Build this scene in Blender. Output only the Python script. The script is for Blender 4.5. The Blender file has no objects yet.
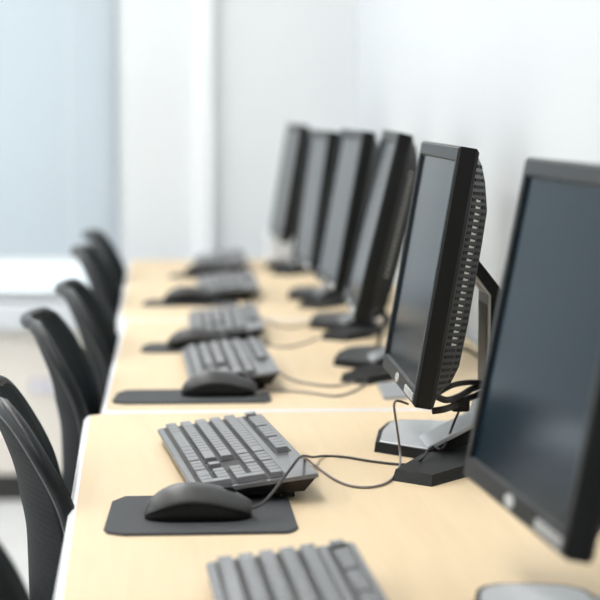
import bpy, bmesh, math, random
from mathutils import Vector, Matrix
random.seed(4)
R = math.radians
sc = bpy.context.scene
COL = sc.collection
T = 0.73                                   # desk top height

# ------------------------------------------------------------------ camera
F, CAMZ = 2090.0, 1.164
PITCH = math.atan(195 / F)
YAW = math.atan(150 / F * math.cos(PITCH))
fw = Vector((math.sin(YAW) * math.cos(PITCH), math.cos(YAW) * math.cos(PITCH), -math.sin(PITCH)))
rt = Vector((math.cos(YAW), -math.sin(YAW), 0))
upv = rt.cross(fw)
cam_d = bpy.data.cameras.new('camera'); cam = bpy.data.objects.new('camera', cam_d); COL.objects.link(cam)
M = Matrix((rt, upv, -fw)).transposed().to_4x4(); M.translation = Vector((0, 0, CAMZ))
cam.matrix_world = M
cam_d.sensor_width = 36; cam_d.lens = 36 * F / 600
cam_d.clip_start = 0.05; cam_d.clip_end = 100
cam_d.dof.use_dof = True; cam_d.dof.focus_distance = 2.42; cam_d.dof.aperture_fstop = 4.8
sc.camera = cam

def at(px, py, z=0.0):
    """point z above the desk top that lies on the sight line of a photo position"""
    d = fw + rt * ((px - 300) / F) + upv * ((300 - py) / F)
    t = (T + z - CAMZ) / d.z
    return Vector((0, 0, CAMZ)) + d * t
def atY(px, py, Y):
    d = fw + rt * ((px - 300) / F) + upv * ((300 - py) / F)
    return Vector((0, 0, CAMZ)) + d * (Y / d.y)

# ------------------------------------------------------------------ materials
def mat(name, col, rough=0.5, metal=0.0, spec=0.5, var=0.04, scale=40.0, bump=0.0, bscale=300.0, coat=0.0):
    m = bpy.data.materials.new(name); m.use_nodes = True
    nt = m.node_tree; b = nt.nodes['Principled BSDF']
    b.inputs['Roughness'].default_value = rough
    b.inputs['Metallic'].default_value = metal
    b.inputs['Specular IOR Level'].default_value = spec
    b.inputs['Coat Weight'].default_value = coat
    tc = nt.nodes.new('ShaderNodeTexCoord'); nz = nt.nodes.new('ShaderNodeTexNoise')
    nz.inputs['Scale'].default_value = scale; nz.inputs['Detail'].default_value = 4
    nt.links.new(tc.outputs['Object'], nz.inputs['Vector'])
    rp = nt.nodes.new('ShaderNodeValToRGB')
    rp.color_ramp.elements[0].color = (*[c * (1 - var) for c in col], 1)
    rp.color_ramp.elements[1].color = (*[min(1, c * (1 + var)) for c in col], 1)
    rp.color_ramp.elements[0].position = .3; rp.color_ramp.elements[1].position = .7
    nt.links.new(nz.outputs['Fac'], rp.inputs['Fac'])
    nt.links.new(rp.outputs['Color'], b.inputs['Base Color'])
    if bump:
        n2 = nt.nodes.new('ShaderNodeTexNoise'); n2.inputs['Scale'].default_value = bscale
        nt.links.new(tc.outputs['Object'], n2.inputs['Vector'])
        bp = nt.nodes.new('ShaderNodeBump'); bp.inputs['Strength'].default_value = bump; bp.inputs['Distance'].default_value = .001
        nt.links.new(n2.outputs['Fac'], bp.inputs['Height']); nt.links.new(bp.outputs['Normal'], b.inputs['Normal'])
    return m

def emit(name, col, s):
    m = bpy.data.materials.new(name); m.use_nodes = True; nt = m.node_tree
    nt.nodes.remove(nt.nodes['Principled BSDF'])
    e = nt.nodes.new('ShaderNodeEmission'); e.inputs[0].default_value = (*col, 1); e.inputs[1].default_value = s
    nt.links.new(e.outputs[0], nt.nodes['Material Output'].inputs[0]); return m

def wood_mat():
    m = bpy.data.materials.new('maple_laminate'); m.use_nodes = True; nt = m.node_tree; b = nt.nodes['Principled BSDF']
    tc = nt.nodes.new('ShaderNodeTexCoord'); mp = nt.nodes.new('ShaderNodeMapping')
    mp.inputs['Scale'].default_value = (22, 1.6, 8)
    nz = nt.nodes.new('ShaderNodeTexNoise'); nz.inputs['Scale'].default_value = 3; nz.inputs['Detail'].default_value = 8; nz.inputs['Distortion'].default_value = .4
    rp = nt.nodes.new('ShaderNodeValToRGB')
    rp.color_ramp.elements[0].color = (.72, .565, .36, 1); rp.color_ramp.elements[1].color = (.755, .60, .395, 1)
    rp.color_ramp.elements[0].position = .3; rp.color_ramp.elements[1].position = .7
    nt.links.new(tc.outputs['Object'], mp.inputs[0]); nt.links.new(mp.outputs[0], nz.inputs['Vector'])
    nt.links.new(nz.outputs['Fac'], rp.inputs[0]); nt.links.new(rp.outputs[0], b.inputs['Base Color'])
    b.inputs['Roughness'].default_value = .5; b.inputs['Specular IOR Level'].default_value = .22
    return m

def mesh_fabric():
    m = bpy.data.materials.new('perforated_black_back'); m.use_nodes = True; nt = m.node_tree; b = nt.nodes['Principled BSDF']
    tc = nt.nodes.new('ShaderNodeTexCoord'); sp = nt.nodes.new('ShaderNodeSeparateXYZ'); cb = nt.nodes.new('ShaderNodeCombineXYZ')
    nt.links.new(tc.outputs['Object'], sp.inputs[0])
    nt.links.new(sp.outputs['Y'], cb.inputs['X']); nt.links.new(sp.outputs['Z'], cb.inputs['Y'])
    br = nt.nodes.new('ShaderNodeTexBrick')
    br.inputs['Scale'].default_value = 1.0; br.inputs['Brick Width'].default_value = .022; br.inputs['Row Height'].default_value = .0075
    br.inputs['Mortar Size'].default_value = .0015; br.inputs['Mortar Smooth'].default_value = .3
    br.inputs['Color1'].default_value = (.007, .009, .0105, 1); br.inputs['Color2'].default_value = (.006, .008, .0095, 1); br.inputs['Mortar'].default_value = (.003, .003, .004, 1)
    nt.links.new(cb.outputs[0], br.inputs['Vector']); nt.links.new(br.outputs['Color'], b.inputs['Base Color'])
    bp = nt.nodes.new('ShaderNodeBump'); bp.inputs['Strength'].default_value = .6; bp.inputs['Distance'].default_value = .003; bp.invert = True
    nt.links.new(br.outputs['Fac'], bp.inputs['Height']); nt.links.new(bp.outputs[0], b.inputs['Normal'])
    b.inputs['Roughness'].default_value = .6; b.inputs['Specular IOR Level'].default_value = .1
    return m

def blind_mat():
    m = bpy.data.materials.new('blind_slat_vinyl'); m.use_nodes = True; nt = m.node_tree
    nt.nodes.remove(nt.nodes['Principled BSDF'])
    d = nt.nodes.new('ShaderNodeBsdfDiffuse'); t = nt.nodes.new('ShaderNodeBsdfTranslucent'); mx = nt.nodes.new('ShaderNodeMixShader')
    nz = nt.nodes.new('ShaderNodeTexNoise'); nz.inputs['Scale'].default_value = 3
    rp = nt.nodes.new('ShaderNodeValToRGB')
    rp.color_ramp.elements[0].color = (.60, .645, .675, 1); rp.color_ramp.elements[1].color = (.63, .67, .70, 1)
    nt.links.new(nz.outputs['Fac'], rp.inputs[0])
    nt.links.new(rp.outputs[0], d.inputs[0]); nt.links.new(rp.outputs[0], t.inputs[0])
    mx.inputs[0].default_value = .37
    nt.links.new(d.outputs[0], mx.inputs[1]); nt.links.new(t.outputs[0], mx.inputs[2])
    nt.links.new(mx.outputs[0], nt.nodes['Material Output'].inputs[0]); return m

def glass_mat():
    m = bpy.data.materials.new('window_glass'); m.use_nodes = True; nt = m.node_tree
    nt.nodes.remove(nt.nodes['Principled BSDF'])
    t = nt.nodes.new('ShaderNodeBsdfTransparent'); t.inputs[0].default_value = (.95, .98, .98, 1)
    g = nt.nodes.new('ShaderNodeBsdfGlossy'); g.inputs['Roughness'].default_value = .02
    fr = nt.nodes.new('ShaderNodeFresnel'); fr.inputs[0].default_value = 1.45
    mx = nt.nodes.new('ShaderNodeMixShader')
    nt.links.new(fr.outputs[0], mx.inputs[0]); nt.links.new(t.outputs[0], mx.inputs[1]); nt.links.new(g.outputs[0], mx.inputs[2])
    nt.links.new(mx.outputs[0], nt.nodes['Material Output'].inputs[0]); return m

WALL = mat('wall_paint', (.775, .80, .815), .7, var=.01, scale=2, bump=.05)
WALLR = mat('dimmed_wall_paint', (.68, .715, .74), .75, var=.01, scale=2, bump=.05)  # same room paint, darkened in colour to offset strong light on this wall
BACKW = mat('dark_unseen_wall', (.10, .10, .10), .8, var=.02, scale=2)  # unseen wall, coloured dark so black surfaces reflect less
CREAM = mat('cream_wall_paint', (.88, .83, .755), .7, var=.01, scale=2, bump=.05)
WHITE = mat('white_gloss_paint', (.90, .92, .94), .35, var=.01, scale=3)
FLOORM = mat('pale_vinyl_floor', (.74, .75, .75), .35, var=.04, scale=6)
CEIL = mat('ceiling_tile', (.85, .85, .84), .8, var=.02, scale=30)
DARKB = mat('dark_rubber_baseboard', (.03, .03, .028), .5)
SILL = mat('grey_sill_stone', (.74, .77, .80), .5, var=.03, scale=12)
WOOD = wood_mat()
EDGE = mat('white_edge_band', (.78, .78, .80), .35, var=.01)
LEGM = mat('grey_leg_metal', (.45, .46, .48), .35, metal=.8)
BLK = mat('black_plastic', (.004, .004, .0036), .45, spec=.22, var=.1, bump=.05, bscale=900)
BEZ = mat('dark_bezel_plastic', (.0035, .0038, .0034), .40, spec=.30, var=.1, bump=.04, bscale=1200)
SHELL = mat('charcoal_back_shell', (.009, .0095, .010), .40, spec=.35, var=.06, bump=.06, bscale=900)
SLOT = mat('vent_slot_void', (.003, .003, .003), .8)
GLINT = mat('vent_glint_metal', (.62, .60, .55), .4, metal=.6)  # pale metal for glints painted on the vents
SILV = mat('silver_painted_plastic', (.56, .57, .585), .38, metal=.35, var=.02)
SCREEN = mat('matte_screen', (.004, .013, .022), .13, spec=.05, var=.03)
SCREEN.node_tree.nodes['Principled BSDF'].inputs['Specular Tint'].default_value = (.74, .89, 1, 1)
KEY = mat('black_key_plastic', (.15, .151, .157), .25, spec=1.0, var=.05, bump=.04, bscale=1500)
KBODY = mat('keyboard_case', (.12, .121, .127), .25, var=.05, spec=1.0)
KTUB = mat('keyboard_underside', (.010, .009, .008), .55)
PAD = mat('charcoal_mouse_pad', (.040, .043, .047), .75, var=.1, scale=700, bump=.1, bscale=1500)
MTOP = mat('mouse_top_shell', (.042, .042, .042), .40, spec=.6)
MBOT = mat('mouse_side_rubber', (.006, .006, .006), .6, spec=.25)
CORD = mat('dark_cord', (.022, .020, .020), .5)
GCORD = mat('grey_cord', (.20, .175, .165), .30)
FABR = mat('black_chair_fabric', (.008, .012, .014), .8, var=.2, scale=400, bump=.2, bscale=700, spec=.15)
RIM = mat('black_chair_rim', (.008, .010, .011), .36, spec=.35)
TAUPE = mat('taupe_neck_shade', (.22, .205, .19), .5)
DGREY = mat('dark_grey_foot_top', (.035, .036, .037), .4)
MESHB = mesh_fabric()
CHROME = mat('polished_base_metal', (.6, .6, .62), .2, metal=1)
BLIND = blind_mat(); GLASS = glass_mat()
PLATE = mat('grey_plate_plastic', (.30, .31, .325), .4)
BOXM = mat('pale_blue_carton', (.88, .92, .95), .6)
PINK = mat('pale_pink_card', (.78, .70, .72), .7)
PURP = mat('lilac_grey_plate', (.66, .62, .69), .5)
LAMPF = mat('lamp_frame_white', (.8, .8, .8), .4)
DIFFU = emit('lamp_diffuser_glow', (1.0, .985, .965), 8.6)
BUTN = mat('silver_button', (.75, .75, .74), .3, metal=.5)

# ------------------------------------------------------------------ mesh helpers
def obj(name, bm, m, parent=None, smooth=False, loc=None):
    me = bpy.data.meshes.new(name)
    bmesh.ops.recalc_face_normals(bm, faces=bm.faces)
    bm.to_mesh(me); bm.free()
    me.materials.append(m)
    if smooth:
        for p in me.polygons: p.use_smooth = True
    o = bpy.data.objects.new(name, me); COL.objects.link(o)
    if parent: o.parent = parent
    if loc is not None: o.location = loc
    return o
def empty(name, loc=(0, 0, 0), rz=0.0):
    o = bpy.data.objects.new(name, None); COL.objects.link(o)
    o.location = loc; o.rotation_euler = (0, 0, rz); o.empty_display_size = .05
    return o
def tag(o, label=None, cat=None, group=None, kind=None):
    if label: o['label'] = label
    if cat: o['category'] = cat
    if group: o['group'] = group
    if kind: o['kind'] = kind
    return o
def box(bm, x0, x1, y0, y1, z0, z1, bev=0.0, seg=2):
    vs = [bm.verts.new((x, y, z)) for x in (x0, x1) for y in (y0, y1) for z in (z0, z1)]
    fs = [(0, 1, 3, 2), (4, 6, 7, 5), (0, 4, 5, 1), (2, 3, 7, 6), (0, 2, 6, 4), (1, 5, 7, 3)]
    F_ = [bm.faces.new([vs[i] for i in f]) for f in fs]
    if bev:
        es = {e for f in F_ for e in f.edges}
        bmesh.ops.bevel(bm, geom=list(es), offset=bev, segments=seg, affect='EDGES', profile=.5)
    return bm
def prism(bm, pts, z0, z1, inset_top=0.0):
    n = len(pts); c = Vector((sum(p[0] for p in pts) / n, sum(p[1] for p in pts) / n))
    lo = [bm.verts.new((p[0], p[1], z0)) for p in pts]; hi = []
    for p in pts:
        v = Vector(p[:2]); d = (c - v)
        if d.length: d.normalize()
        v = v + d * inset_top; hi.append(bm.verts.new((v.x, v.y, z1)))
    bm.faces.new(lo[::-1]); bm.faces.new(hi)
    for i in range(n): bm.faces.new((lo[i], lo[(i + 1) % n], hi[(i + 1) % n], hi[i]))
    return bm
def extrude_xz(bm, pts, y0, y1):
    a = [bm.verts.new((p[0], y0, p[1])) for p in pts]; b = [bm.verts.new((p[0], y1, p[1])) for p in pts]
    n = len(pts); bm.faces.new(a); bm.faces.new(b[::-1])
    for i in range(n): bm.faces.new((a[i], b[i], b[(i + 1) % n], a[(i + 1) % n]))
    return bm
def rrect(x0, x1, y0, y1, r, n=6):
    out = []
    for cx, cy, a0 in ((x1 - r, y1 - r, 0), (x0 + r, y1 - r, 90), (x0 + r, y0 + r, 180), (x1 - r, y0 + r, 270)):
        for k in range(n + 1):
            a = R(a0 + 90 * k / n); out.append((cx + r * math.cos(a), cy + r * math.sin(a)))
    return out
def catmull(P, n=10, closed=False):
    P = [Vector(p) for p in P]; out = []; N = len(P)
    for i in range(N if closed else N - 1):
        if closed: p0, p1, p2, p3 = P[i - 1], P[i], P[(i + 1) % N], P[(i + 2) % N]
        else: p0, p1, p2, p3 = P[max(i - 1, 0)], P[i], P[i + 1], P[min(i + 2, N - 1)]
        for k in range(n):
            t = k / n
            out.append(.5 * ((2 * p1) + (p2 - p0) * t + (2 * p0 - 5 * p1 + 4 * p2 - p3) * t * t + (3 * p1 - p0 - 3 * p2 + p3) * t ** 3))
    if not closed: out.append(P[-1])
    return out
def tube(bm, pts, r, n=8, closed=False):
    rings = []; N = len(pts); up = Vector((0, 0, 1))
    prev = None
    for i, p in enumerate(pts):
        a = pts[i - 1] if (i > 0 or closed) else p
        b = pts[(i + 1) % N] if (i < N - 1 or closed) else p
        t = (b - a).normalized()
        if prev is None:
            u = t.cross(up)
            if u.length < 1e-4: u = t.cross(Vector((1, 0, 0)))
        else: u = prev - t * prev.dot(t)
        u.normalize(); prev = u; v = t.cross(u)
        rings.append([bm.verts.new(p + (u * math.cos(2 * math.pi * k / n) + v * math.sin(2 * math.pi * k / n)) * r) for k in range(n)])
    for i in range(N if closed else N - 1):
        A, B = rings[i], rings[(i + 1) % N]
        for k in range(n): bm.faces.new((A[k], A[(k + 1) % n], B[(k + 1) % n], B[k]))
    if not closed: bm.faces.new(rings[0][::-1]); bm.faces.new(rings[-1])
    return bm
def lathe(bm, prof, n=20, cx=0, cy=0):
    rings = [[bm.verts.new((cx + r * math.cos(2 * math.pi * k / n), cy + r * math.sin(2 * math.pi * k / n), z)) for k in range(n)] for r, z in prof]
    for A, B in zip(rings, rings[1:]):
        for k in range(n): bm.faces.new((A[k], A[(k + 1) % n], B[(k + 1) % n], B[k]))
    bm.faces.new(rings[0][::-1]); bm.faces.new(rings[-1]); return bm
def copy_tree(o, parent=None):
    c = o.copy(); COL.objects.link(c); c.parent = parent
    for ch in list(o.children): copy_tree(ch, c)
    return c
nb = bmesh.new

# ------------------------------------------------------------------ setting
XW, YW, XL, YB, ZC = .605, 6.16, -3.2, -2.6, 2.7
WX0, WX1, WZ0, WZ1 = -1.75, -.085, .585, 2.15        # far window opening
def st(name, bm, m, parent=None):
    o = obj(name, bm, m, parent)
    if not parent: o['kind'] = 'structure'
    return o
st('floor', box(nb(), XL, XW, YB, YW + .2, -.1, 0), FLOORM)
st('ceiling', box(nb(), XL, XW, YB, YW + .2, ZC, ZC + .1), CEIL)
st('wall_right', box(nb(), XW, XW + .15, YB, YW + .2, 0, ZC), WALLR)
b = nb()
box(b, XL, WX0, YW, YW + .2, 0, ZC); box(b, WX1, XW, YW, YW + .2, 0, ZC); box(b, WX0, WX1, YW, YW + .2, WZ1, ZC)
st('wall_far', b, WALL)
st('wall_far_under_window', box(nb(), WX0, WX1, YW, YW + .2, 0, WZ0), CREAM)
st('wall_back', box(nb(), XL, XW, YB - .15, YB, 0, ZC), BACKW)
LY0, LY1, LZ0, LZ1 = 1.8, 5.9, .9, 2.3
b = nb()
box(b, XL - .15, XL, YB, LY0, 0, ZC); box(b, XL - .15, XL, LY1, YW + .2, 0, ZC)
box(b, XL - .15, XL, LY0, LY1, 0, LZ0); box(b, XL - .15, XL, LY0, LY1, LZ1, ZC)
st('wall_left', b, WALL)
st('baseboard_far', box(nb(), XL, XW, YW - .014, YW, 0, .075, .004), DARKB)
st('baseboard_right', box(nb(), XW - .012, XW, YB, YW - .014, 0, .075, .004), DARKB)
# window in the far wall
w = obj('window_1', box(nb(), WX0, WX1, YW + .09, YW + .096, WZ0, WZ1), GLASS); w['kind'] = 'structure'
b = nb()
for x in (WX0, (WX0 + WX1) / 2 - .02, WX1 - .04): box(b, x, x + .04, YW + .07, YW + .12, WZ0, WZ1)
for z in (WZ0, WZ1 - .04): box(b, WX0, WX1, YW + .071, YW + .119, z, z + .03)
st('window_frame', b, WHITE, w)
st('window_sill', box(nb(), WX0 - .03, WX1 + .0, YW - .05, YW + .09, WZ0 - .075, WZ0, .006), SILL, w)
w = obj('added_side_window', box(nb(), XL - .08, XL - .074, LY0, LY1, LZ0, LZ1), GLASS); w['kind'] = 'structure'  # unseen window added to let in side light
b = nb()
for k in range(5):
    y = LY0 + (LY1 - LY0 - .04) * k / 4; box(b, XL - .11, XL - .05, y, y + .04, LZ0, LZ1)
for z in (LZ0, LZ1 - .04): box(b, XL - .109, XL - .051, LY0, LY1, z, z + .04)
st('window_frame', b, WHITE, w)
st('trim_1', box(nb(), .133, .186, YW - .035, YW, .075, ZC, .006), WHITE)

# venetian blind
bl = empty('venetian_blind', (0, YW + .03, WZ1))
tag(bl, 'pale blue white venetian blind drawn down over the window in the far wall', 'blind')
obj('headrail', box(nb(), WX0 + .01, WX1 - .01, -.02, .02, -.05, 0), WHITE, bl)
b = nb(); z = -.07
ZB = .70 - WZ1
while z > ZB + .02:
    a = R(62); hx = .0125
    dy, dz = math.cos(a) * hx, math.sin(a) * hx
    v = [bm_v for bm_v in (b.verts.new((WX0 + .012, -dy, z - dz)), b.verts.new((WX1 - .012, -dy, z - dz)), b.verts.new((WX1 - .012, dy, z + dz)), b.verts.new((WX0 + .012, dy, z + dz)))]
    b.faces.new(v); z -= .0205
obj('slats', b, BLIND, bl)
obj('bottom_rail', box(nb(), WX0 + .012, WX1 - .012, -.012, .012, ZB, ZB + .015), WHITE, bl)
b = nb()
for x in (WX0 + .15, (WX0 + WX1) / 2, WX1 - .15): box(b, x - .001, x + .001, -.0125, -.0115, ZB + .015, -.05)
obj('ladder_cord', b, WHITE, bl)

# wall socket low on the cream wall
p = atY(45, 386, YW)
so = empty('wall_socket', (p.x, YW, p.z)); tag(so, 'small lilac grey socket plate low on the cream wall below the window', 'socket')
obj('faceplate', box(nb(), -.045, .045, -.010, 0, -.022, .022, .003), PURP, so)
b = nb(); [box(b, x - .012, x + .012, -.0115, -.0095, -.012, .012) for x in (-.02, .02)]
obj('outlet', b, WHITE, so)

# ceiling lamps
def lamp(x, y, lab):
    r = empty('ceiling_light', (x, y, ZC)); tag(r, lab, 'ceiling light', 'ceiling light panels')
    b = nb(); w_, l_ = .30, .60
    box(b, -w_, w_, -l_, -l_ + .03, -.05, 0); box(b, -w_, w_, l_ - .03, l_, -.05, 0)
    box(b, -w_, -w_ + .03, -l_ + .03, l_ - .03, -.05, 0); box(b, w_ - .03, w_, -l_ + .03, l_ - .03, -.05, 0)
    obj('frame', b, LAMPF, r)
    obj('diffuser', box(nb(), -w_ + .03, w_ - .03, -l_ + .03, l_ - .03, -.04, -.03), DIFFU, r)
for x in (-.55, -2.2):
    for y in (.8, 2.4, 4.0, 5.4):
        lamp(x, y, 'white recessed ceiling light panel with glowing diffuser')

# ------------------------------------------------------------------ desks
def desk(xl, xr, y0, y1, rz, label):
    L = y1 - y0; W = xr - xl
    r = empty('desk', (xl, y0, 0), rz); tag(r, label, 'desk', 'light wood desks in a row')
    e = .0085
    b = nb(); prism(b, rrect(e, W - .004, e, L - e, .022), T - .028, T)
    obj('desktop', b, WOOD, r)
    b = nb()
    o_, i_ = rrect(0, W, 0, L, .028), rrect(e, W - .004, e, L - e, .022)
    rings = []
    for pts, z in ((i_, T - .0002), ([(a[0] * .5 + c[0] * .5, a[1] * .5 + c[1] * .5) for a, c in zip(o_, i_)], T - .0008), (o_, T - .006), (o_, T - .028), (i_, T - .028)):
        rings.append([b.verts.new((q[0], q[1], z)) for q in pts])
    for A, B in zip(rings, rings[1:] + rings[:1]):
        for k in range(len(A)): b.faces.new((A[k], A[(k + 1) % len(A)], B[(k + 1) % len(A)], B[k]))
    obj('edge_band', b, EDGE, r)
    for x in (.12, W - .09):
        for y in (.06, L - .06):
            obj('leg', box(nb(), x - .02, x + .02, y - .02, y + .02, 0, T - .028, .003), LEGM, r)
    obj('modesty_panel', box(nb(), W - .06, W - .045, .09, L - .09, .30, T - .03), EDGE, r)
    return r
desk(-.0860, .590, 1.42, 2.940, R(.35), 'nearest light maple desk, in front of the white seam, with white rounded edge')
desk(-.0745, .583, 2.957, 4.215, R(-.7), 'middle light maple desk between the two desk seams')
desk(-.0705, .590, 4.228, 5.885, R(-.25), 'farthest light maple desk, ending near the window wall')

# ------------------------------------------------------------------ monitor
PW, PH = .372, .305
def make_monitor():
    r = empty('monitor')
    px0, pz0 = -.051, .087
    def pm(tilt): return Matrix.Translation((px0, 0, pz0)) @ Matrix.Rotation(R(tilt), 4, 'Y')
    w, h = PW / 2, PH
    sb, tb, bb = .0155, .0185, .021
    b = nb()
    def ring(x, y, z0, z1): return [b.verts.new(q) for q in ((x, -y, z0), (x, y, z0), (x, y, z1), (x, -y, z1))]
    c = .003
    R0 = ring(.0035, w - sb, bb, h - tb); R1 = ring(0, w - sb + .002, bb - .002, h - tb + .002)
    R2 = ring(0, w - c, c, h - c); R3 = ring(c, w, 0, h); R4 = ring(.021, w, 0, h); R5 = ring(.025, w - .004, .004, h - .004)
    rr = [R0, R1, R2, R3, R4, R5]
    for A, B in zip(rr, rr[1:]):
        for k in range(4): b.faces.new((A[k], A[(k + 1) % 4], B[(k + 1) % 4], B[k]))
    b.faces.new(R5); 
    Q = ring(.008, w - sb, bb, h - tb)
    for k in range(4): b.faces.new((R0[k], R0[(k + 1) % 4], Q[(k + 1) % 4], Q[k]))
    bz = obj('bezel', b, BEZ, r); tag(bz, 'dark bezel')
    s = obj('screen', box(nb(), .0035, .0078, -w + sb, w - sb, bb, h - tb), SCREEN, r)
    # rear shell, deepest three quarters up
    kn = [(.004, .002), (.012, .010), (.028, .022), (.050, .0285), (.10, .030), (.20, .0295), (.236, .0285), (.268, .0205), (.288, .0125), (.301, .003)]
    vs = []
    for (z0, d0), (z1, d1) in zip(kn, kn[1:]):
        m_ = max(1, round((z1 - z0) / .008))
        vs += [(z0 + (z1 - z0) * k / m_, d0 + (d1 - d0) * k / m_) for k in range(m_)]
    vs.append(kn[-1])
    us = [(-w + .004, 0), (-w + .052, 1), (-.06, 1.06), (.06, 1.06), (w - .052, 1), (w - .004, 0)]
    b = nb(); G = []
    for z, d in vs: G.append([b.verts.new((.0245 + d * k, u, z)) for u, k in us])
    for i in range(len(vs) - 1):
        for j in range(len(us) - 1): b.faces.new((G[i][j], G[i][j + 1], G[i + 1][j + 1], G[i + 1][j]))
    back = [b.verts.new((.0225, us[-1][0], vs[0][0])), b.verts.new((.0225, us[0][0], vs[0][0])), b.verts.new((.0225, us[0][0], vs[-1][0])), b.verts.new((.0225, us[-1][0], vs[-1][0]))]
    b.faces.new(back)
    n = len(vs)
    b.faces.new([G[i][0] for i in range(n)][::-1] + [back[1], back[2]][::1] if False else [back[1]] + [G[i][0] for i in range(n)] + [back[2]])
    b.faces.new([back[0]] + [G[i][-1] for i in range(n)] + [back[3]])
    b.faces.new([back[1], back[0]] + G[0][::-1]); b.faces.new([back[2], back[3]] + G[-1][::-1])
    sh = obj('rear_shell', b, SHELL, r)
    def dep(z):
        for (z0, d0), (z1, d1) in zip(vs, vs[1:]):
            if z0 <= z <= z1: return d0 + (d1 - d0) * (z - z0) / (z1 - z0)
    for sgn in (-1, 1):
        b = nb(); b2 = nb(); zz = .014
        while zz < .286:
            for t0, t1 in ((.10, .58), (.70, .93)):
                q = []
                for zc in (zz, zz + .0037):
                    for t in (t0, t1):
                        d = dep(zc)
                        nrm = Vector((.048, sgn * max(d, .001), 0)).normalized()
                        base = Vector((.0245 + d * t, sgn * (w - .004 - .048 * t), zc))
                        q.append(base + nrm * .0007); q.append(base - nrm * .001)
                a = [b.verts.new(v) for v in q]     # order: z0t0 o,i ; z0t1 o,i ; z1t0 o,i; z1t1 o,i
                for f in ((0, 2, 6, 4), (1, 5, 7, 3), (0, 1, 3, 2), (4, 6, 7, 5), (0, 4, 5, 1), (2, 3, 7, 6)): b.faces.new([a[i] for i in f])
                if t0 < .3 and .07 < zz < .25:
                    o0 = Vector((.0003, sgn * .0003, 0))
                    A0, A1, B0, B1 = q[0], q[2], q[4], q[6]
                    P = [A0.lerp(A1, .45), A0.lerp(A1, .95), B0.lerp(B1, .95).lerp(A0.lerp(A1, .95), .55), B0.lerp(B1, .45).lerp(A0.lerp(A1, .45), .2)]
                    f1 = [b2.verts.new(v + o0) for v in P]; f2 = [b2.verts.new(v - o0) for v in P]
                    b2.faces.new(f1); b2.faces.new(f2[::-1])
                    for i in range(4): b2.faces.new((f1[i], f1[(i + 1) % 4], f2[(i + 1) % 4], f2[i]))
            zz += .0077
        obj('vent_slots', b, SLOT, sh); obj('vent_glints', b2, GLINT, sh)  # pale quads over the slots stand in for glints
    # badge and buttons on the lower bezel (user's right is -y)
    b = nb(); n = 20
    a1 = [b.verts.new((-.0012, .0150 * math.cos(2 * math.pi * k / n), .0105 + .0058 * math.sin(2 * math.pi * k / n))) for k in range(n)]
    a2 = [b.verts.new((.001, .0150 * math.cos(2 * math.pi * k / n), .0105 + .0058 * math.sin(2 * math.pi * k / n))) for k in range(n)]
    b.faces.new(a1); b.faces.new(a2[::-1])
    for k in range(n): b.faces.new((a1[k], a1[(k + 1) % n], a2[(k + 1) % n], a2[k]))
    tag(obj('badge', b, BUTN, bz), 'round silver badge')
    for k in range(5):
        b = nb(); y = -w + .020 + k * .0165
        if k == 0: y -= .002
        box(b, -.0018, .001, y - .0055, y + .0055, .0055, .0145, .0008)
        obj('button', b, BUTN, bz)
    # stand
    prof_o = [(.004, .008), (.060, .030), (.073, .060), (.075, .205), (.070, .214), (.040, .252), (.030, .256)]
    prof_i = [(.020, .246), (.034, .238), (.0605, .203), (.0605, .082), (.050, .045), (-.014, .0125)]
    b = nb(); extrude_xz(b, prof_o + prof_i, -.047, .047)
    nk = obj('stand_neck', b, BLK, r)
    f = [(-.014, .0125), (.050, .045), (.0605, .082), (.0605, .203), (.034, .238)]
    b = nb(); extrude_xz(b, f + [(x - .003, z + (.0035 if z < .06 else (-.002 if z > .21 else 0))) for x, z in f[::-1]], -.044, .044)
    tag(obj('neck_front', b, SILV, nk), 'silver front of the neck')
    b = nb(); box(b, .0567, .060, -.031, .038, .085, .190, .001)  # darker patch puts shading of the silver front into colour
    tag(obj('neck_shade', b, TAUPE, nk), 'taupe grey patch for the shade on the silver neck')
    far = [(-.076, .022), (-.064, .12), (-.044, .190), (-.034, .204), (-.018, .211), (.020, .206), (.040, .196), (.052, .178), (.062, .10), (.060, .0), (.02, -.03), (-.016, -.046)]
    near = [(-.074, -.180), (-.033, -.222), (.021, -.155), (.060, -.06), (.060, .0), (.0, 0), (-.016, -.046), (-.030, -.060)]
    b = nb(); prism(b, far, 0, .0125, .003); prism(b, near, 0, .0125, .008)
    ft = obj('base_foot', b, BLK, r)
    c = Vector((0, .08)); cov = [(Vector(q) + (c - Vector(q)).normalized() * .009) for q in far]
    b = nb(); prism(b, [(q.x, q.y) for q in cov], .0120, .0135, .002)
    tag(obj('base_cover', b, SILV, ft), 'silver top of the far foot')
    r['_'] = 0; del r['_']
    return r, pm
proto_mon, PM = make_monitor()
def set_tilt(r, tilt, dx=0.0, dy=0.0, dz=0.0):
    for ch in r.children:
        if ch.name.split('.')[0] in ('bezel', 'screen', 'rear_shell'): ch.matrix_local = Matrix.Translation((dx, dy, dz)) @ PM(tilt)
MON = [  # x of lower front edge, y, rotation, tilt, panel offset along the foot, panel lift, label
    (.308, 1.745, 3.5, 11.0, .150, 0, 'black monitor closest to the camera, cropped by the right edge of the photo'),
    (.3025, 2.560, -.8, 9.8, 0, 0, 'sharply focused black monitor with slotted back, on the nearest desk'),
    (.3165, 3.480, -2.5, 13.5, .05, .008, 'black monitor directly behind the sharply focused one, first on the middle desk'),
    (.3310, 4.030, 1.3, 10.4, 0, 0, 'black monitor at the far end of the middle desk'),
    (.3310, 4.640, 2.0, 8.0, 0, -.010, 'blurred black monitor standing first on the farthest desk'),
    (.3280, 5.530, 1.0, 9.5, 0, -.003, 'most distant blurred black monitor, leftmost of the row, by the far wall'),
]
monitors = []
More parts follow.
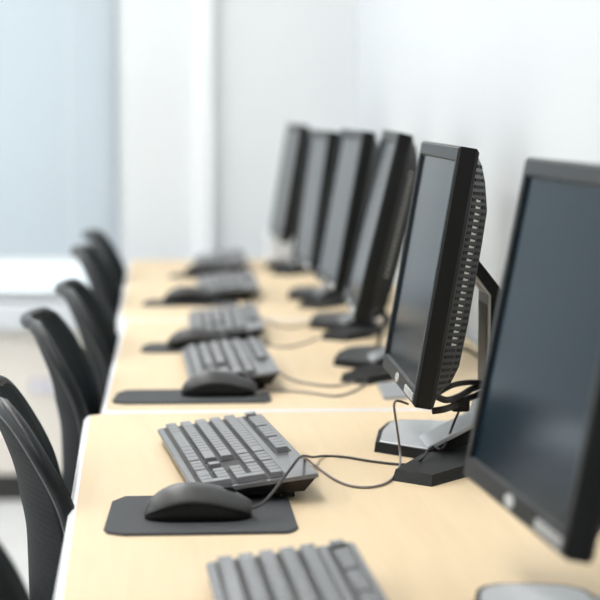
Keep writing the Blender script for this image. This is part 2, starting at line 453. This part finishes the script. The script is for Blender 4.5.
for i, (x, y, rz, tl, dy, dz, lab) in enumerate(MON):
    o = proto_mon if i == 0 else copy_tree(proto_mon)
    sx = .051 + max(0, .148 * (math.tan(R(tl)) - math.tan(R(9.8))))
    dx = .026 if i == 0 else 0
    o.location = (x + sx - dx, y - dy, T); o.rotation_euler = (0, 0, R(rz))
    set_tilt(o, tl, dx, dy, dz); tag(o, lab, 'monitor', 'monitors along the desks')
    if i > 1:                                   # the feet further back are dark all over
        for ch in o.children:
            for g in ch.children:
                if g.name.startswith('base_cover'):
                    g.material_slots[0].link = 'OBJECT'; g.material_slots[0].material = DGREY; del g['label']
    monitors.append(o)

# ------------------------------------------------------------------ keyboard
KL, KD = .452, .138
key_cache = {}
def key_mesh(wu, hu=1):
    k = (wu, hu)
    if k not in key_cache:
        b = nb(); wy, wx = wu * .019 / 2 - .0004, hu * .019 / 2 - .0024
        top = .0014; h = .0068
        lo = [b.verts.new(q) for q in ((-wx, -wy, 0), (wx, -wy, 0), (wx, wy, 0), (-wx, wy, 0))]
        m1 = [b.verts.new(q) for q in ((-wx + .0002, -wy + top * .6, h - .0006), (wx - top * .6, -wy + top * .6, h - .0008), (wx - top * .6, wy - top * .6, h - .0008), (-wx + .0002, wy - top * .6, h - .0006))]
        hi = [b.verts.new(q) for q in ((-wx + .0008, -wy + top, h), (wx - top, -wy + top, h), (wx - top, wy - top, h), (-wx + .0008, wy - top, h))]
        for A, B in ((lo, m1), (m1, hi)):
            for j in range(4): b.faces.new((A[j], A[(j + 1) % 4], B[(j + 1) % 4], B[j]))
        b.faces.new(hi); b.faces.new(lo[::-1])
        bmesh.ops.recalc_face_normals(b, faces=b.faces)
        me = bpy.data.meshes.new('key'); b.to_mesh(me); b.free(); me.materials.append(KEY)
        key_cache[k] = me
    return key_cache[k]
def make_keyboard():
    r = empty('keyboard')
    tilt = -math.atan((.033 - .016) / KD)
    ML = Matrix.Translation((0, 0, .0245)) @ Matrix.Rotation(tilt, 4, 'Y')
    b = nb()
    pts = rrect(-KD / 2, KD / 2, -KL / 2, KL / 2, .006, 4)
    prism(b, pts, -.0042, -.0012); 
    tp = rrect(-KD / 2 + .0012, KD / 2 - .0012, -KL / 2 + .0012, KL / 2 - .0012, .005, 4)
    prism(b, tp, -.0012, 0)
    bd = obj('case', b, KBODY, r); bd.matrix_local = ML
    b = nb()
    lo = [(-.058, .0035), (.055, .0105)]
    q = []
    for x, z in lo: q += [(x, -KL / 2 + .018, z), (x, KL / 2 - .018, z)]
    hi = []
    for x, z in ((-.066, .0128), (.066, .0285)): hi += [(x, -KL / 2 + .003, z), (x, KL / 2 - .003, z)]
    A = [b.verts.new(v) for v in (q[0], q[1], q[3], q[2])]; B = [b.verts.new(v) for v in (hi[0], hi[1], hi[3], hi[2])]
    b.faces.new(A[::-1]); b.faces.new(B)
    for k in range(4): b.faces.new((A[k], A[(k + 1) % 4], B[(k + 1) % 4], B[k]))
    obj('underside', b, KTUB, r)
    for y in (-.17, .17):
        obj('foot', box(nb(), .030, .048, y - .016, y + .016, 0, .0105, .001), KTUB, r)
        obj('foot', box(nb(), -.055, -.045, y - .012, y + .012, 0, .005, .001), KTUB, r)
    U = .019
    x0 = -KD / 2 + .0085 + U / 2
    rows = [x0 + k * U for k in range(5)]; fx = x0 + 5 * U + .0085
    left = KL / 2 - .010
    b = nb()
    for u0_, u1_ in ((left + .0008, left - 15 * U - .0008), (left - 15 * U - .0047, left - 18 * U - .0063), (left - 18 * U - .0102, left - 22 * U - .0118)):
        box(b, rows[0] - U / 2 - .0006, rows[4] + U / 2 + .0006, u1_, u0_, -.001, .00035)
    box(b, fx - U / 2 - .0006, fx + U / 2 + .0006, left - 15 * U - .0008, left + .0008, -.001, .00035)
    kb_ = obj('key_gap_shade', b, KTUB, bd)  # black sheet laid under the keys as shade between the rows
    def put(x, u0, wu, off=0.0, hu=1):
        k = bpy.data.objects.new('key', key_mesh(wu, hu)); COL.objects.link(k); k.parent = r
        k.matrix_local = ML @ Matrix.Translation((x, left - off - (u0 + wu / 2) * U, -.0006))
    L = [[1.25, 1.25, 1.25, 6.25, 1.25, 1.25, 1.25, 1.25], [2.25] + [1] * 10 + [2.75], [1.75] + [1] * 11 + [2.25], [1.5] + [1] * 12 + [1.5], [1] * 13 + [2]]
    for x, row in zip(rows, L):
        u = 0
        for wv in row: put(x, u, wv); u += wv
    for u in (0, 2, 3, 4, 5, 6.5, 7.5, 8.5, 9.5, 11, 12, 13, 14): put(fx, u, 1)
    o1 = 15 * U + .0055
    for u in range(3): put(rows[0], u, 1, o1); put(rows[3], u, 1, o1); put(rows[4], u, 1, o1)
    put(rows[1], 1, 1, o1)
    o2 = o1 + 3 * U + .0055
    put(rows[0], 0, 2, o2); put(rows[0], 2, 1, o2)
    for u in range(3):
        for k in (1, 2, 3): put(rows[k], u, 1, o2)
    for u in range(4): put(rows[4], u, 1, o2)
    put((rows[0] + rows[1]) / 2, 3, 1, o2, 2); put((rows[2] + rows[3]) / 2, 3, 1, o2, 2)
    return r
proto_kb = make_keyboard()
KBS = [
    (.1225, 1.665, 1.6, 'black keyboard nearest the camera, cut off by the bottom edge of the photo'),
    (.0940, 2.470, 5.0, 'sharply focused black keyboard behind the mouse on the nearest desk'),
    (.1225, 3.360, .8, 'black keyboard on the middle desk right behind the mouse beside the desk seam'),
    (.1400, 3.985, -.8, 'black keyboard at the far end of the middle desk'),
    (.1740, 4.830, -.8, 'blurred black keyboard, nearer one on the farthest desk'),
    (.1830, 5.560, -.8, 'most distant blurred black keyboard at the far end of the desks'),
]
keyboards = []
for i, (x, y, rz, lab) in enumerate(KBS):
    o = proto_kb if i == 0 else copy_tree(proto_kb)
    o.location = (x, y, T); o.rotation_euler = (0, 0, R(rz)); tag(o, lab, 'keyboard', 'keyboards along the desks')
    keyboards.append(o)

# ------------------------------------------------------------------ mouse pads and mice
PADS = [
    (.0495, 2.190, .200, .205, 0, 'charcoal cut-corner mouse pad under the sharp mouse on the nearest desk'),
    (.059, 3.092, .235, .140, 0, 'charcoal mouse pad on the middle desk just behind the white seam'),
    (.085, 3.722, .21, .135, 0, 'charcoal mouse pad at the far end of the middle desk'),
    (.085, 4.575, .21, .14, 0, 'blurred dark mouse pad, nearer one on the farthest desk'),
    (.130, 5.300, .17, .13, 0, 'most distant dark mouse pad on the farthest desk'),
]
# pads must stay clear of the keyboard feet: trim the far side by placing keyboards over thin pads' end
for i, (x, y, wx, wy, rz, lab) in enumerate(PADS):
    c = .020
    a, d = wx / 2, wy / 2
    pts = [(-a + c, -d), (-a * .3, -d - .001), (a - c * .6, -d), (a - .004, -d + .012), (a, -d + c * 1.3), (a, d - c * 1.3), (a - c, d), (-a + c, d), (-a + .006, d - .03), (-a, -d + c * 1.6), (-a + .004, -d + .012)]
    b = nb(); prism(b, pts, 0, .003, .0008)
    o = obj('mouse_pad', b, PAD); o.location = (x, y, T); tag(o, lab, 'mouse pad', 'mouse pads along the desks')
PZ = .003
def make_mouse():
    r = empty('mouse')
    L = .112; NX, NA = 22, 18
    def wid(t): return .031 * (max(0, 1 - abs(2 * t - 1) ** 2.6)) ** .5 * (1.0 - .10 * math.sin(math.pi * t)) + .0004
    def hgt(t): return .0315 * (max(0, 1 - abs((t - .40) / (.40 if t < .40 else .66)) ** 2.0)) ** .62 + .003
    def sect(t, a, k=1.0):      # a 0..pi across
        ca, sa = math.cos(a), math.sin(a)
        return Vector((-L / 2 + L * t, wid(t) * math.copysign(abs(ca) ** .75, ca) * k, hgt(t) * abs(sa) ** .8 * k))
    b = nb(); G = []
    for i in range(NX + 1):
        t = .5 - .5 * math.cos(math.pi * i / NX); t = .002 + .996 * t
        G.append([b.verts.new(sect(t, math.pi * j / NA)) for j in range(NA + 1)])
    for i in range(NX):
        for j in range(NA): b.faces.new((G[i][j], G[i][j + 1], G[i + 1][j + 1], G[i + 1][j]))
    b.faces.new(G[0]); b.faces.new(G[-1][::-1])
    b.faces.new([g[0] for g in G] + [g[-1] for g in G][::-1])
    obj('lower_body', b, MBOT, r, True)
    b = nb(); G = []
    for i in range(NX + 1):
        t = .5 - .5 * math.cos(math.pi * i / NX); t = .006 + .988 * t
        lim = .13 + .62 * math.sin(math.pi * min(1, max(0, (t + .03) / 1.06))) ** .9 * .55
        row = [sect(t, lim + (math.pi - 2 * lim) * j / NA) + Vector((0, 0, .0010)) for j in range(NA + 1)]
        G.append([b.verts.new(v) for v in row])
    for i in range(NX):
        for j in range(NA): b.faces.new((G[i][j], G[i][j + 1], G[i + 1][j + 1], G[i + 1][j]))
    top = obj('top_shell', b, MTOP, r, True)
    md = top.modifiers.new('thick', 'SOLIDIFY'); md.thickness = .0012; md.offset = 1
    b = nb(); n = 16
    zc = hgt(.78) - .0015
    for (rad, hw) in ((.0085, .0035),):
        A = [b.verts.new((-L / 2 + L * .78 + rad * math.cos(2 * math.pi * k / n), -hw, zc + rad * math.sin(2 * math.pi * k / n) * .8)) for k in range(n)]
        B = [b.verts.new((v.co.x, hw, v.co.z)) for v in A]
        b.faces.new(A); b.faces.new(B[::-1])
        for k in range(n): b.faces.new((A[k], A[(k + 1) % n], B[(k + 1) % n], B[k]))
    obj('scroll_wheel', b, MBOT, r)
    return r
proto_ms = make_mouse()
MICE = [
    (.0475, 2.166, -1, 'sharply focused black mouse on the cut-corner pad of the nearest desk'),
    (.1000, 3.098, 0, 'black mouse on the pad just behind the white desk seam'),
    (.0830, 3.705, 0, 'black mouse on the pad at the far end of the middle desk'),
    (.0830, 4.572, 0, 'blurred black mouse, nearer one on the farthest desk'),
    (.1420, 5.300, 0, 'most distant blurred black mouse on the farthest desk'),
]
mice = []
for i, (x, y, rz, lab) in enumerate(MICE):
    o = proto_ms if i == 0 else copy_tree(proto_ms)
    o.location = (x, y, T + PZ); o.rotation_euler = (0, 0, R(rz)); tag(o, lab, 'mouse', 'mice along the desks')
    mice.append(o)

# ------------------------------------------------------------------ cords (each a part of what it belongs to)
bpy.context.view_layer.update()
def cord(root, pts, r, m, name='cord', n=8):
    inv = root.matrix_world.inverted()
    b = nb(); tube(b, [inv @ p for p in catmull(pts, n)], r, 8)
    return obj(name, b, m, root, True)
cr = .0018
# sharp mouse: over the corner of the keyboard, along the desk, up to the stand
cord(mice[0], [at(247, 510, .016), at(262, 504, .018), at(277, 487, .027), at(291, 468, .043), at(298, 459, .047), at(304, 456, .036), at(313, 457, .012), at(325, 456, cr), at(345, 457, cr), at(370, 461, cr), at(395, 464, cr), at(411, 464, .004),
               at(422, 459, .016), at(428, 450, .021), at(434, 447, .021), at(441, 449, .022), atY(447, 441, 2.52), atY(453, 425, 2.53), atY(459, 411, 2.54)], cr * .85, CORD)
cord(keyboards[1], [at(299, 458, .022), at(306, 459, .008), at(318, 468, cr), at(334, 479, cr), at(352, 486, cr), at(371, 487, cr), at(388, 482, cr), at(397, 472, cr), at(400, 465, .008), atY(400, 452, 2.47), atY(398, 435, 2.465), atY(395.5, 418, 2.46), atY(394, 406, 2.455),
                     atY(396, 401, 2.455), atY(401, 401.5, 2.46), atY(408, 404, 2.47)], cr * .85, GCORD)
# black cables behind the sharp monitor
m1 = monitors[1]
for pts, rad in (([atY(438, 393, 2.5), atY(452, 385.5, 2.5), atY(468, 382.5, 2.52), atY(484, 383, 2.56), atY(496, 386, 2.58)], .0034),
                 ([atY(432, 394, 2.47), atY(446, 400, 2.47), atY(460, 396, 2.5), atY(474, 388, 2.54), atY(492, 384, 2.58)], .0042),
                 ([atY(432, 411, 2.46), atY(445, 409, 2.46), atY(458, 404, 2.5), atY(472, 397, 2.54), atY(492, 390, 2.58)], .0042)):
    cord(m1, pts, rad, CORD, 'cable')
inv = m1.matrix_world.inverted(); c = inv @ atY(461, 404, 2.5)
obj('cable_clamp', box(nb(), c.x - .012, c.x + .010, c.y - .008, c.y + .008, c.z - .009, c.z + .008, .003), BLK, m1)
# cords on the middle and far desk
cord(keyboards[2], [at(272, 365, .018), at(278, 370, .006), at(288, 378, cr), at(305, 383, cr), at(332, 386, cr), at(350, 383, cr), at(362, 376, .008)], cr, GCORD)
cord(mice[1], [at(256, 393, .016), at(266, 391, .008), at(285, 391, cr), at(310, 393, cr), at(335, 396, cr), at(352, 392, cr), at(368, 382, cr), at(376, 372, cr)], cr, GCORD)
cord(keyboards[3], [at(258, 318, .018), at(264, 320, .006), at(275, 325, cr), at(290, 327, cr), at(305, 325, cr), at(318, 322, .006)], cr, GCORD)
cord(mice[2], [at(224, 342, .014), at(240, 341, .006), at(256, 341, cr), at(272, 346, cr), at(288, 347, cr), at(305, 343, cr), at(318, 338, cr)], cr, GCORD)
m3 = monitors[2]
cord(m3, [atY(372, 310, 3.6), atY(380, 313, 3.6), atY(385, 320, 3.6), atY(381, 330, 3.6), atY(378, 345, 3.6), at(374, 358, .005)], .003, CORD, 'cable')
m4 = monitors[3]
cord(m4, [atY(366, 322, 4.0), atY(371, 314, 4.0), atY(381, 311, 4.0), atY(389, 317, 4.0), atY(386, 325, 4.0), atY(374, 328, 4.0), atY(366, 323, 4.0)], .004, CORD, 'cable')
b = nb(); tube(b, [Vector((v.x, v.y, v.z)) for v in catmull([at(455, 330, .10) if False else at(462, 347, .004), at(471, 350, .004), at(480, 357, .004), at(490, 366, .004)], 8)], .0035)
tag(obj('loose_cable', b, CORD, None, True), 'dark loose cable lying on the desk behind the stand of the sharp monitor', 'cable')

# small grey plate near the seam on the middle desk
q = [at(377, 385), at(393, 384), at(420, 384), at(432, 398), at(401, 399), at(384, 400)]
cx = sum((p.x for p in q)) / 6; cy = sum((p.y for p in q)) / 6
b = nb(); prism(b, [(p.x - cx, p.y - cy) for p in q], 0, .004, .001)
o = obj('flat_plate', b, PLATE); o.location = (cx, cy, T)
tag(o, 'flat grey plate on the middle desk, left of the lower edge of the sharp monitor', 'plate')
# pale carton and card at the far end
bx = empty('storage_carton', (.425, 5.832, T), R(2)); tag(bx, 'low pale blue carton at the far end of the desks behind the last monitor', 'box')
obj('carton_body', box(nb(), -.10, .10, -.042, .042, 0, .065, .003), BOXM, bx)
obj('lid', box(nb(), -.104, .104, -.046, .046, .065, .082, .003), BOXM, bx)

# ------------------------------------------------------------------ chairs
def make_chair():
    r = empty('office_chair')
    # profile of the side edges: height, offset in x
    P = [(.42, -.010), (.48, .006), (.55, .013), (.65, .012), (.69, .009), (.73, 0), (.76, -.012), (.79, -.028), (.813, -.042), (.829, -.054), (.839, -.065)]
    prof = catmull([(x, 0, z) for z, x in P], 4)
    zt = P[-1][0]
    def half(z):
        base = .150 + .042 * math.sin(math.pi * min(1, max(0, (z - .40) / .60)))
        d = zt - z
        if d < .085: base *= .55 + .45 * max(0, 1 - ((.085 - d) / .085) ** 2.4) ** .5
        return base
    NT = 16
    def pt(p, t, off=0.0, k=1.0):
        wr = .042 * (1 - .5 * max(0, (p.z - .72) / .12))
        return Vector((p.x - wr * (1 - abs(t) ** 2.2) + off, t * half(p.z) * k, p.z))
    def shell(rows, off, k):
        b = nb(); V = [[b.verts.new(pt(p, -1 + 2 * q / NT, off, k)) for q in range(NT + 1)] for p in rows]
        for A, B in zip(V, V[1:]):
            for q in range(NT): b.faces.new((A[q], A[q + 1], B[q + 1], B[q]))
        return b
    G = [[pt(p, -1 + 2 * k / NT) for k in range(NT + 1)] for p in prof]
    bk = obj('backrest', shell(prof, 0, 1), MESHB, r, True)
    md = bk.modifiers.new('thick', 'SOLIDIFY'); md.thickness = .008; md.offset = 0
    pd = obj('back_pad', shell(prof[2:-2], .008, .97), FABR, r, True)
    md = pd.modifiers.new('thick', 'SOLIDIFY'); md.thickness = .006; md.offset = 0
    loop = [row[0] for row in G] + G[-1][1:-1] + [row[-1] for row in G][::-1] + G[0][1:-1][::-1]
    b = nb(); tube(b, loop, .0095, 8, True)
    obj('back_rim', b, RIM, bk, True)
    b = nb(); pts = rrect(.02, .44, -.215, .215, .09); prism(b, pts, .415, .465, 0); 
    pts2 = rrect(.03, .43, -.205, .205, .08); prism(b, pts2, .465, .482, .012)
    obj('seat', b, FABR, r)
    b = nb(); box(b, -.06, .10, -.03, .03, .385, .405); box(b, -.072, -.045, -.03, .03, .385, .60)
    obj('back_support', b, RIM, r)
    b = nb(); box(b, .12, .32, -.08, .08, .375, .415, .006); obj('tilt_mechanism', b, BLK, r)
    b = nb(); lathe(b, [(.026, .10), (.026, .24), (.016, .24), (.016, .38)], 16, .22, 0); obj('gas_lift', b, CHROME, r)
    b = nb(); lathe(b, [(.045, .075), (.045, .12), (.03, .125)], 16, .22, 0)
    st_ = obj('star_base', b, BLK, r)
    for k in range(5):
        a = 2 * math.pi * k / 5 + .3; d = Vector((math.cos(a), math.sin(a), 0)); c0 = Vector((.22, 0, .10))
        b = nb(); tube(b, [c0 + d * .03, c0 + d * .15 + Vector((0, 0, -.008)), c0 + d * .27 + Vector((0, 0, -.028))], .017, 8)
        obj('base_arm', b, BLK, st_)
        b = nb(); e = c0 + d * .262; side = Vector((-d.y, d.x, 0)); n = 14
        for s in (-.016, .016):
            A = [b.verts.new(Vector((e.x, e.y, .027)) + side * (s - .009) + d * .027 * math.cos(2 * math.pi * j / n) + Vector((0, 0, .027 * math.sin(2 * math.pi * j / n)))) for j in range(n)]
            B = [b.verts.new(v.co + side * .018) for v in A]
            b.faces.new(A); b.faces.new(B[::-1])
            for j in range(n): b.faces.new((A[j], A[(j + 1) % n], B[(j + 1) % n], B[j]))
        obj('caster', b, BLK, st_)
    return r
proto_ch = make_chair()
CH = [
    (-.109, 1.575, 0, 'black office chair at the lower left corner, only its top edge showing'),
    (-.112, 2.430, 6, 'black perforated-back office chair at the left edge beside the nearest desk'),
    (-.104, 3.190, 0, 'black office chair beside the seam between nearest and middle desk'),
    (-.077, 3.740, 0, 'black office chair beside the middle desk, third from the back of the row'),
    (-.085, 4.680, -1, 'blurred black office chair beside the farthest desk, second from the back'),
    (-.078, 5.280, -1, 'most distant blurred black office chair, in front of the window'),
]
for i, (x, y, rz, lab) in enumerate(CH):
    o = proto_ch if i == 0 else copy_tree(proto_ch)
    o.location = (x, y, 0); o.rotation_euler = (0, 0, R(rz)); o.scale.z = .99 if i == 1 else 1.0; tag(o, lab, 'chair', 'office chairs along the desks')

# ------------------------------------------------------------------ light
W = bpy.data.worlds.new('sky'); sc.world = W; W.use_nodes = True
bg = W.node_tree.nodes['Background']; bg.inputs[0].default_value = (.92, .96, 1, 1); bg.inputs[1].default_value = 1.5
def area(name, loc, rot, sx, sy, power, col):
    d = bpy.data.lights.new(name, 'AREA'); d.shape = 'RECTANGLE'; d.size = sx; d.size_y = sy; d.energy = power; d.color = col
    o = bpy.data.objects.new(name, d); COL.objects.link(o); o.location = loc; o.rotation_euler = rot; return o
area('daylight_far_window', ((WX0 + WX1) / 2, YW + .6, 1.5), (R(-90), 0, 0), 1.8, 1.8, 14, (.88, .94, 1))
area('added_side_light', (XL - .6, 3.85, 1.7), (0, R(-90), 0), 1.8, 4.0, 18, (.90, .95, 1))  # side light shining through the added left window

vs = sc.view_settings
vs.view_transform = 'Standard'; vs.look = 'None'; vs.gamma = 1; vs.use_curve_mapping = False; vs.exposure = 0.15
